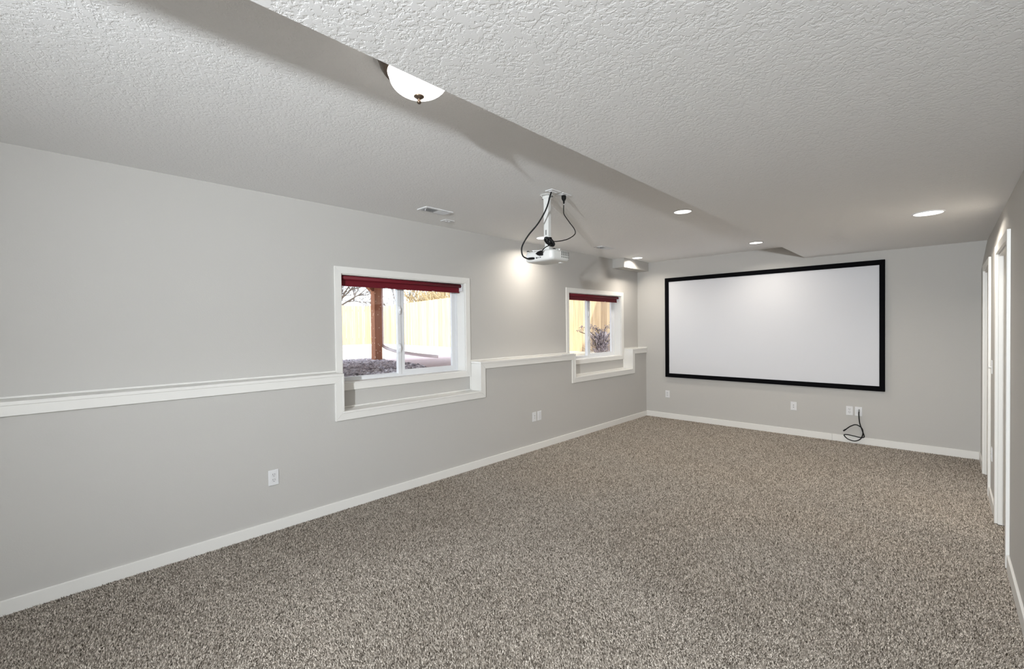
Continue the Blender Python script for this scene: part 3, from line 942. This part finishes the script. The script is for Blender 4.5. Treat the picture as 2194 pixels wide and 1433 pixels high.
# lens on the screen side, adjustable feet (upside down: feet on top)
ln = obj('lens_barrel', lathe([(0.0, 0.004), (0.030, 0.004), (0.030, 0.022), (0.034, 0.026), (0.034, 0.030), (0.0, 0.028)], (1.255, by1 - 0.006, bz0 + 0.040), axis='y', seg=32, cap=False), 'black', pj, smooth=False)
for fx, fy in ((1.212, -4.350), (1.440, -4.30), (1.33, -4.16)):
    ft = obj('foot', lathe([(0.0, 0.0), (0.006, 0.0), (0.006, 0.012), (0.0, 0.012)], (fx, fy, bz1 - 0.004), seg=14, cap=False), 'shell', pj)
    obj('foot_pad', lathe([(0.011, 0.010), (0.011, 0.014), (0.008, 0.017), (0.0, 0.018)], (fx, fy, bz1 - 0.004), seg=18, cap=True), 'black', ft)
obj('focus_ring_tab', box(1.40, 1.43, -4.20, -4.17, bz0 - 0.010, bz0 - 0.002, 0.003), 'shell', pj)

# signal cable: ceiling plate -> rear port, hanging left of the pole
hd = tag(empty('signal_cable', (1.434, -4.335, 2.04)), 'thick black signal cable hanging from a ceiling plate to the projector back', 'cable')
def spx(x, y, z): return (x, y, z)
hp = [(1.431, -4.318, ZC - 0.008), (1.428, -4.330, 2.52), (1.405, -4.352, 2.42), (1.352, -4.385, 2.315), (1.283, -4.425, 2.225), (1.243, -4.450, 2.150), (1.236, -4.455, 2.105), (1.244, -4.448, 2.064), (1.262, -4.425, 2.046), (1.276, -4.405, 2.044)]
obj('cable_sheath', tube(spline(hp, 10), 0.0058, 10), 'black', hd, smooth=True)
obj('cable_plug', tube([(1.270, -4.412, 2.0445), (1.288, -4.388, 2.0475), (1.291, by0 - 0.001, 2.048)], 0.0085, 10), 'black', hd)

# power cord: ceiling outlet -> coil -> projector inlet
pc = tag(empty('power_cord', (1.434, -4.160, 2.05)), 'thin black power cord bundled in a coil above the projector', 'cable')
pl = [(1.434, -4.162, ZC - 0.045), (1.434, -4.162, 2.50), (1.432, -4.163, 2.44), (1.435, -4.160, 2.405), (1.462, -4.130, 2.345), (1.492, -4.100, 2.285), (1.492, -4.100, 2.245), (1.455, -4.150, 2.205), (1.405, -4.215, 2.187), (1.375, -4.250, 2.187)]
obj('cord_upper', tube(spline(pl, 10), 0.0037, 8), 'black', pc, smooth=True)
obj('wall_plug', loft([(rounded_outline(1.434 - a, 1.434 + a, -4.162 - a, -4.162 + a, a * 0.5), z) for a, z in ((0.015, ZC - 0.009), (0.0155, ZC - 0.030), (0.011, ZC - 0.046), (0.0065, ZC - 0.050), (0.006, ZC - 0.066), (0.0045, ZC - 0.070))]), 'black', pc, smooth=True)
obj('cord_tag', tube([(1.434, -4.162, 2.487), (1.434, -4.162, 2.481)], 0.0046, 8), 'plate', pc)
random.seed(5)
coil = []
cA, cB = Vector((1.345, -4.290, 2.208)), Vector((1.392, -4.245, 2.160))
ax = (cB - cA)
for k in range(6 * 18 + 1):
    t = k / 18
    a = 2 * math.pi * t
    g = 0.85 + 0.22 * math.sin(t * 2.3)
    u = ax.normalized()
    w = Vector((-0.35, -0.45, 0.82)); w = (w - u * w.dot(u)).normalized()
    v3 = u.cross(w)
    c = (cA + cB) / 2 + v3 * (0.020 * math.sin(t * 1.7)) + Vector((0, 0, 0.004 * math.cos(t * 3)))
    coil.append(c + u * (0.046 * g * math.cos(a)) + w * (0.022 * g * math.sin(a)))
obj('cord_coil', tube(coil, 0.0042, 7), 'black', pc, smooth=True)
obj('coil_wrap', tube([(cA + cB) / 2 + Vector((0.0, 0.0, 0.030)), (cA + cB) / 2 + Vector((0.004, -0.004, -0.026))], 0.019, 10), 'black', pc, smooth=True)
pl2 = [(1.392, -4.262, 2.160), (1.412, -4.330, 2.140), (1.415, -4.385, 2.115), (1.411, -4.410, 2.090), (1.400, -4.410, 2.078), (1.388, -4.400, 2.074)]
obj('cord_lower', tube(spline(pl2, 10), 0.0040, 8), 'black', pc, smooth=True)
obj('inlet_plug', prism([(1.330, 2.078), (1.352, 2.090), (1.388, 2.098), (1.390, 2.062), (1.352, 2.062)], 1, by0 - 0.030, by0 - 0.0015, 0.003), 'black', pc)

# ------------------------------------------------------------------ outdoors
GZ = lambda x, y: 0.985 - 0.034 * min(2.5, max(0.0, -x - 1.5)) - 0.004 * max(0.0, -x - 4.0)     # yard falls gently away from the house
def ground_patch(name, poly, mat, label, cat, dz=0.0, kind=None, sub=1):
    bm = bmesh.new()
    f = bm.faces.new([bm.verts.new((x, y, 0)) for x, y in poly])
    for cut in (-1.5, -4.0):
        bmesh.ops.bisect_plane(bm, geom=bm.verts[:] + bm.edges[:] + bm.faces[:], plane_co=(cut, 0, 0), plane_no=(1, 0, 0))
    r = bmesh.ops.extrude_face_region(bm, geom=bm.faces[:])
    low = {v for v in r['geom'] if isinstance(v, bmesh.types.BMVert)}
    for v in bm.verts:
        v.co.z = GZ(v.co.x, v.co.y) + (-0.2 if v in low else dz)
    o = obj(name, bm, mat)
    struct(o, label, cat)
    return o
ground_patch('yard_ground', [(-0.34, -14), (-1.5, -14), (-4, -14), (-30, -14), (-30, 14), (-4, 14), (-1.5, 14), (-0.34, 14)], 'grass', 'pale dry winter lawn outside the windows', 'lawn')
bed = ground_patch('rock_bed', [(-0.36, -12), (-4.5, -12), (-4.6, -3.6), (-4.1, -2.55), (-0.36, -3.95)], 'soil', 'bed of purple-grey river rocks outside the window with the post', 'rock bed', 0.012)
ground_patch('patio_slab', [(-0.36, -3.94), (-4.09, -2.54), (-5.6, -1.2), (-4.6, -0.1), (-0.36, -0.75)], 'patio', 'pinkish concrete patio slab outside between the windows', 'patio', 0.016)

PXX, PYY = -3.99, -2.73
# river rocks: every one in view its own part, two dozen shared meshes
random.seed(11)
rock_meshes = []
for k in range(14):
    bm = bmesh.new()
    bmesh.ops.create_icosphere(bm, subdivisions=1, radius=1)
    sx, sy, sz = random.uniform(0.9, 1.4), random.uniform(0.7, 1.0), random.uniform(0.6, 0.85)
    for v in bm.verts:
        d = 1 + 0.16 * noise.noise(v.co * 1.3 + Vector((k * 7.1, 0, 0)))
        v.co = Vector((v.co.x * sx * d, v.co.y * sy * d, v.co.z * sz * d))
    me = bpy.data.meshes.new('rock')
    bm.to_mesh(me); bm.free()
    me.materials.append(M['rock'])
    rock_meshes.append(me)
bo = origin_of(bed)
cnt = 0
tries = 0
placed = []
stuff = bmesh.new()
def in_bed(x, y):
    return -4.55 < x < -0.55 and -6.6 < y < -3.98 + 0.375 * (-x - 0.36) and not (abs(x - PXX) < 0.12 and abs(y - PYY) < 0.12)
spots = []
while len(spots) < 4600 and tries < 60000:
    tries += 1
    x, y = random.uniform(-4.55, -0.55), random.uniform(-6.6, -2.5)
    if not in_bed(x, y):
        continue
    spots.append((x, y))
# rocks the windows show: along the sight line from the room through the near pane
def seen(x, y):
    t = (-0.3 - 3.65) / (x - 3.65)
    yw = -7.116 + t * (y + 7.116)
    return -5.3 < yw < -4.5
vis = [s for s in spots if seen(*s)]
rest = [s for s in spots if not seen(*s)]
vis.sort(key=lambda s: -s[0])
for x, y in vis[:290]:
    r = random.uniform(0.024, 0.046)
    o = bpy.data.objects.new('rock', random.choice(rock_meshes))
    COL.objects.link(o)
    o.parent = bed
    o.location = Vector((x, y, GZ(x, y) + 0.012 + r * 0.33)) - bo
    o.rotation_euler = (random.uniform(-0.4, 0.4), random.uniform(-0.4, 0.4), random.uniform(0, 6.3))
    o.scale = (r, r, r)
for x, y in (vis[290:] + rest):
    r = random.uniform(0.022, 0.042)
    me = random.choice(rock_meshes)
    mx = Matrix.Translation((x, y, GZ(x, y) + 0.012 + r * 0.3)) @ Matrix.Rotation(random.uniform(0, 6.3), 4, 'Z') @ Matrix.Scale(r, 4)
    vv = [stuff.verts.new(mx @ v.co) for v in me.vertices]
    for p in me.polygons:
        stuff.faces.new([vv[i] for i in p.vertices])
so = obj('rock_fill', stuff, 'rock', bed)
so['kind'] = 'stuff'

# deck post with its beam and brace, and an unseen storey box added to shade the yard
dp = tag(empty('deck_post', (PXX, PYY, 0.88)), 'reddish cedar deck post standing outside at the edge of the rock bed', 'post')
obj('post_timber', box(PXX - 0.072, PXX + 0.072, PYY - 0.072, PYY + 0.072, 0.72, 2.34, 0.004), 'post', dp)
bm = prism([(PYY - 0.20, 2.36), (PYY - 0.072, 2.36), (PYY - 0.072, 2.200), (PYY - 0.105, 2.203), (PYY - 0.150, 2.240), (PYY - 0.185, 2.300)], 0, PXX - 0.05, PXX + 0.05)
obj('post_corbel', bm, 'post', dp)
dk = struct(empty('deck_overhead', (-2.5, -4.5, 2.37)), 'timber deck over the yard outside the windows', 'deck')
obj('deck_beam', box(PXX - 0.09, PXX + 0.09, -9.0, -0.9, 2.37, 2.60), 'deckwood', dk)
for k in range(30):
    x = -4.66 + k * 0.1435
    obj('deck_plank', box(x, x + 0.138, -9.0, -0.9, 2.77, 2.80), 'deckwood', dk)
for k in range(9):
    y = -8.9 + k * 0.98
    obj('deck_joist', box(-4.6, -0.36, y, y + 0.04, 2.605, 2.765), 'deckwood', dk)
struct(obj('upper_storey_shade_box', box(-0.40, 9.0, -14.0, 0.25, 2.82, 4.90), 'siding'), 'unseen box added above the basement as the upper storey, sized to shade the yard', 'wall')  # added out of view; height set by where its shadow edge crosses the fence

# downspout beside the post
ds = tag(empty('downspout', (-3.98, -2.62, 0.88)), 'white rain downspout beside the deck post, kicking out along the patio', 'downspout')
dpath = [(-3.98, -2.62, 2.34), (-3.98, -2.62, 1.30), (-3.96, -2.62, 1.20), (-3.80, -2.615, 1.145), (-3.50, -2.59, 1.095), (-3.25, -2.30, 1.030), (-3.05, -2.03, 0.990)]
obj('pipe', tube(spline(dpath, 8), 0.030, 10), 'pipe', ds, smooth=True)
obj('pipe_band', tube([(-3.98, -2.62, 1.36), (-3.98, -2.62, 1.32)], 0.034, 10), 'pipe', ds)
obj('pipe_band', tube([(-3.84, -2.616, 1.155), (-3.80, -2.615, 1.145)], 0.034, 10), 'pipe', ds)

# fences: single planks on rails
def fence(name, A, B, z_top, label, first=0):
    A, B = Vector((*A, 0)), Vector((*B, 0))
    d = (B - A); L = d.length; d.normalize()
    nrm = Vector((-d.y, d.x, 0))
    root = tag(empty(name, (A.x, A.y, GZ(A.x, A.y))), label, 'fence', 'yard fences')
    rz = math.atan2(d.y, d.x)
    n = int(L / 0.142)
    H = z_top - 0.80
    me = {}
    for j in range(3):
        bmm = box(0.002, 0.138, -0.009, 0.009, 0, H - 0.006 * j, 0.002)
        m_ = bpy.data.meshes.new('plank'); bmm.to_mesh(m_); bmm.free(); m_.materials.append(M['fence']); me[j] = m_
    ro_ = origin_of(root)
    for k in range(n):
        o = bpy.data.objects.new('plank', me[k % 3])
        COL.objects.link(o)
        o.parent = root
        p_ = A + d * (k * 0.142) + nrm * (0.004 if k % 2 else -0.004)
        o.location = Vector((p_.x, p_.y, 0.80)) - ro_
        o.rotation_euler = (0, 0, rz)
    for z in (1.05, z_top - 0.25):
        q = [A - nrm * 0.03, B - nrm * 0.03, B - nrm * 0.07, A - nrm * 0.07]
        obj('rail', prism([(v.x, v.y) for v in q], 2, z, z + 0.09), 'fence', root)
    return root
fence('side_fence', (-0.85, 0.95), (-14.6, 3.65), 2.53, 'tall cedar plank fence running away from the house past the far window')
fence('back_fence', (-14.7, 3.7), (-14.7, -6.0), 2.53, 'cedar plank fence along the back of the yard')

# bare trees beyond the fence
def branches(bm, p, d, L, r, depth, rnd):
    n = 4
    path = [p]
    for k in range(n):
        d = (d + Vector((rnd.uniform(-1, 1), rnd.uniform(-1, 1), rnd.uniform(-0.5, 0.7))) * 0.18).normalized()
        path.append(path[-1] + d * (L / n))
    tube(path, r, 5, bm, r1=r * 0.6)
    if depth <= 0:
        return
    for k in range(rnd.choice((3, 3, 4))):
        b = path[rnd.randint(2, n)]
        nd = (d + Vector((rnd.uniform(-1, 1), rnd.uniform(-1, 1), rnd.uniform(-0.6, 0.8))) * 0.8).normalized()
        branches(bm, b, nd, L * rnd.uniform(0.55, 0.8), max(0.007, r * 0.62), depth - 1, rnd) if r > 0.012 else branches(bm, b, nd, L * rnd.uniform(0.55, 0.8), r * 0.55, depth - 1, rnd)
def tree(loc, h, seed, label, mat='bark', r=0.14, depth=5):
    rnd = random.Random(seed)
    root = tag(empty('bare_tree', loc), label, 'tree', 'bare trees beyond the fence')
    t = bmesh.new()
    tube([Vector(loc), Vector(loc) + Vector((0.05, 0.03, h * 0.5)), Vector(loc) + Vector((0, 0, h))], r, 8, t, r1=r * 0.7)
    obj('trunk', t, mat, root)
    b = bmesh.new()
    for k in range(5):
        a = k * 1.3 + rnd.uniform(0, 1)
        branches(b, Vector(loc) + Vector((0, 0, h * rnd.uniform(0.7, 1.0))), Vector((math.cos(a), math.sin(a), 0.5)).normalized(), 1.6, r * 0.5, depth, rnd)
    obj('branches', b, mat, root)
tree((-19.5, 3.6, 0.85), 1.7, 3, 'bare branching tree over the back fence, seen past the deck post')
tree((-22.0, 9.5, 0.85), 1.5, 8, 'slender bare tree beyond the fence corner', r=0.12, depth=4)
def shrub(loc, seed, label, n=110, mat='shrubtan'):
    rnd = random.Random(seed)
    root = tag(empty('bare_shrub', loc), label, 'shrub', 'bare shrubs beyond the fence')
    b = bmesh.new()
    for k in range(n):
        a = rnd.uniform(0, 6.28); q = rnd.uniform(0, 1.5)
        branches(b, Vector(loc) + Vector((math.cos(a) * q, math.sin(a) * q, rnd.uniform(0, 1.5))), Vector((math.cos(a) * 0.4, math.sin(a) * 0.4, 1)).normalized(), 1.0, 0.026, 2, rnd)
    obj('twigs', b, mat, root)
shrub((-15.6, 7.2, 0.85), 21, 'dense tan shrub showing above the side fence')
shrub((-11.6, 6.2, 0.85), 22, 'dense tan shrub showing above the side fence, nearer the house')

# shaggy shrub outside the far window
def leafy(loc, seed, label):
    rnd = random.Random(seed)
    root = tag(empty('shaggy_shrub', loc), label, 'shrub')
    st, b1, b2 = bmesh.new(), bmesh.new(), bmesh.new()
    L = Vector(loc)
    for k in range(10):
        a = rnd.uniform(0, 6.28)
        branches(st, L + Vector((rnd.uniform(-0.1, 0.1), rnd.uniform(-0.1, 0.1), 0)), Vector((math.cos(a) * 0.35, math.sin(a) * 0.35, 1)).normalized(), rnd.uniform(0.16, 0.26), 0.008, 1, rnd)
    def blade(bm, p, d, ln, w):
        s = d.cross(Vector((0, 0, 1))).normalized() * w
        q = p + d * ln * 0.55 + Vector((0, 0, 0.01)); e = p + d * ln - Vector((0, 0, ln * 0.35))
        v = [bm.verts.new(x) for x in (p - s * 0.5, p + s * 0.5, q + s, q - s, e)]
        bm.faces.new(v[:4]); bm.faces.new((v[3], v[2], v[4]))
    for k in range(900):
        a = rnd.uniform(0, 6.28); hh = rnd.random() ** 1.3 * 0.36
        q = rnd.uniform(0, 0.30) * (1.1 - hh)
        p = L + Vector((math.cos(a) * q, math.sin(a) * q, hh + 0.02))
        d = Vector((math.cos(a), math.sin(a), rnd.uniform(0.2, 1.4))).normalized()
        blade(b1 if rnd.random() < 0.72 else b2, p, d, rnd.uniform(0.07, 0.17), rnd.uniform(0.004, 0.009))
    # drooping crown
    for k in range(260):
        t = rnd.random()
        c = L + Vector((-0.34 + 0.75 * t, -0.22 + 0.35 * t, 0.50 + 0.14 * (t - 0.5) + 0.06 * math.sin(t * 9)))
        p = c + Vector((rnd.gauss(0, 0.03), rnd.gauss(0, 0.03), rnd.gauss(0, 0.022)))
        blade(b1, p, Vector((rnd.uniform(-1, 1), rnd.uniform(-1, 1), rnd.uniform(-0.4, 0.5))).normalized(), rnd.uniform(0.03, 0.07), rnd.uniform(0.006, 0.011))
    for k in range(6):
        t = k / 5
        tube(spline([L + Vector((0.0, 0.0, 0.1)), L + Vector((-0.17 + 0.37 * t, -0.1 + 0.17 * t, 0.33)), L + Vector((-0.34 + 0.75 * t, -0.22 + 0.35 * t, 0.50 + 0.14 * (t - 0.5)))], 5), 0.008, 6, st)
    obj('stems', st, 'bark', root)
    f1 = obj('dark_foliage', b1, 'blade', root); f1['kind'] = 'stuff'
    f2 = obj('pale_foliage', b2, 'bladelight', root); f2['kind'] = 'stuff'
leafy((-1.02, 0.22, 0.985), 4, 'shaggy purple-grey shrub outside the far window')
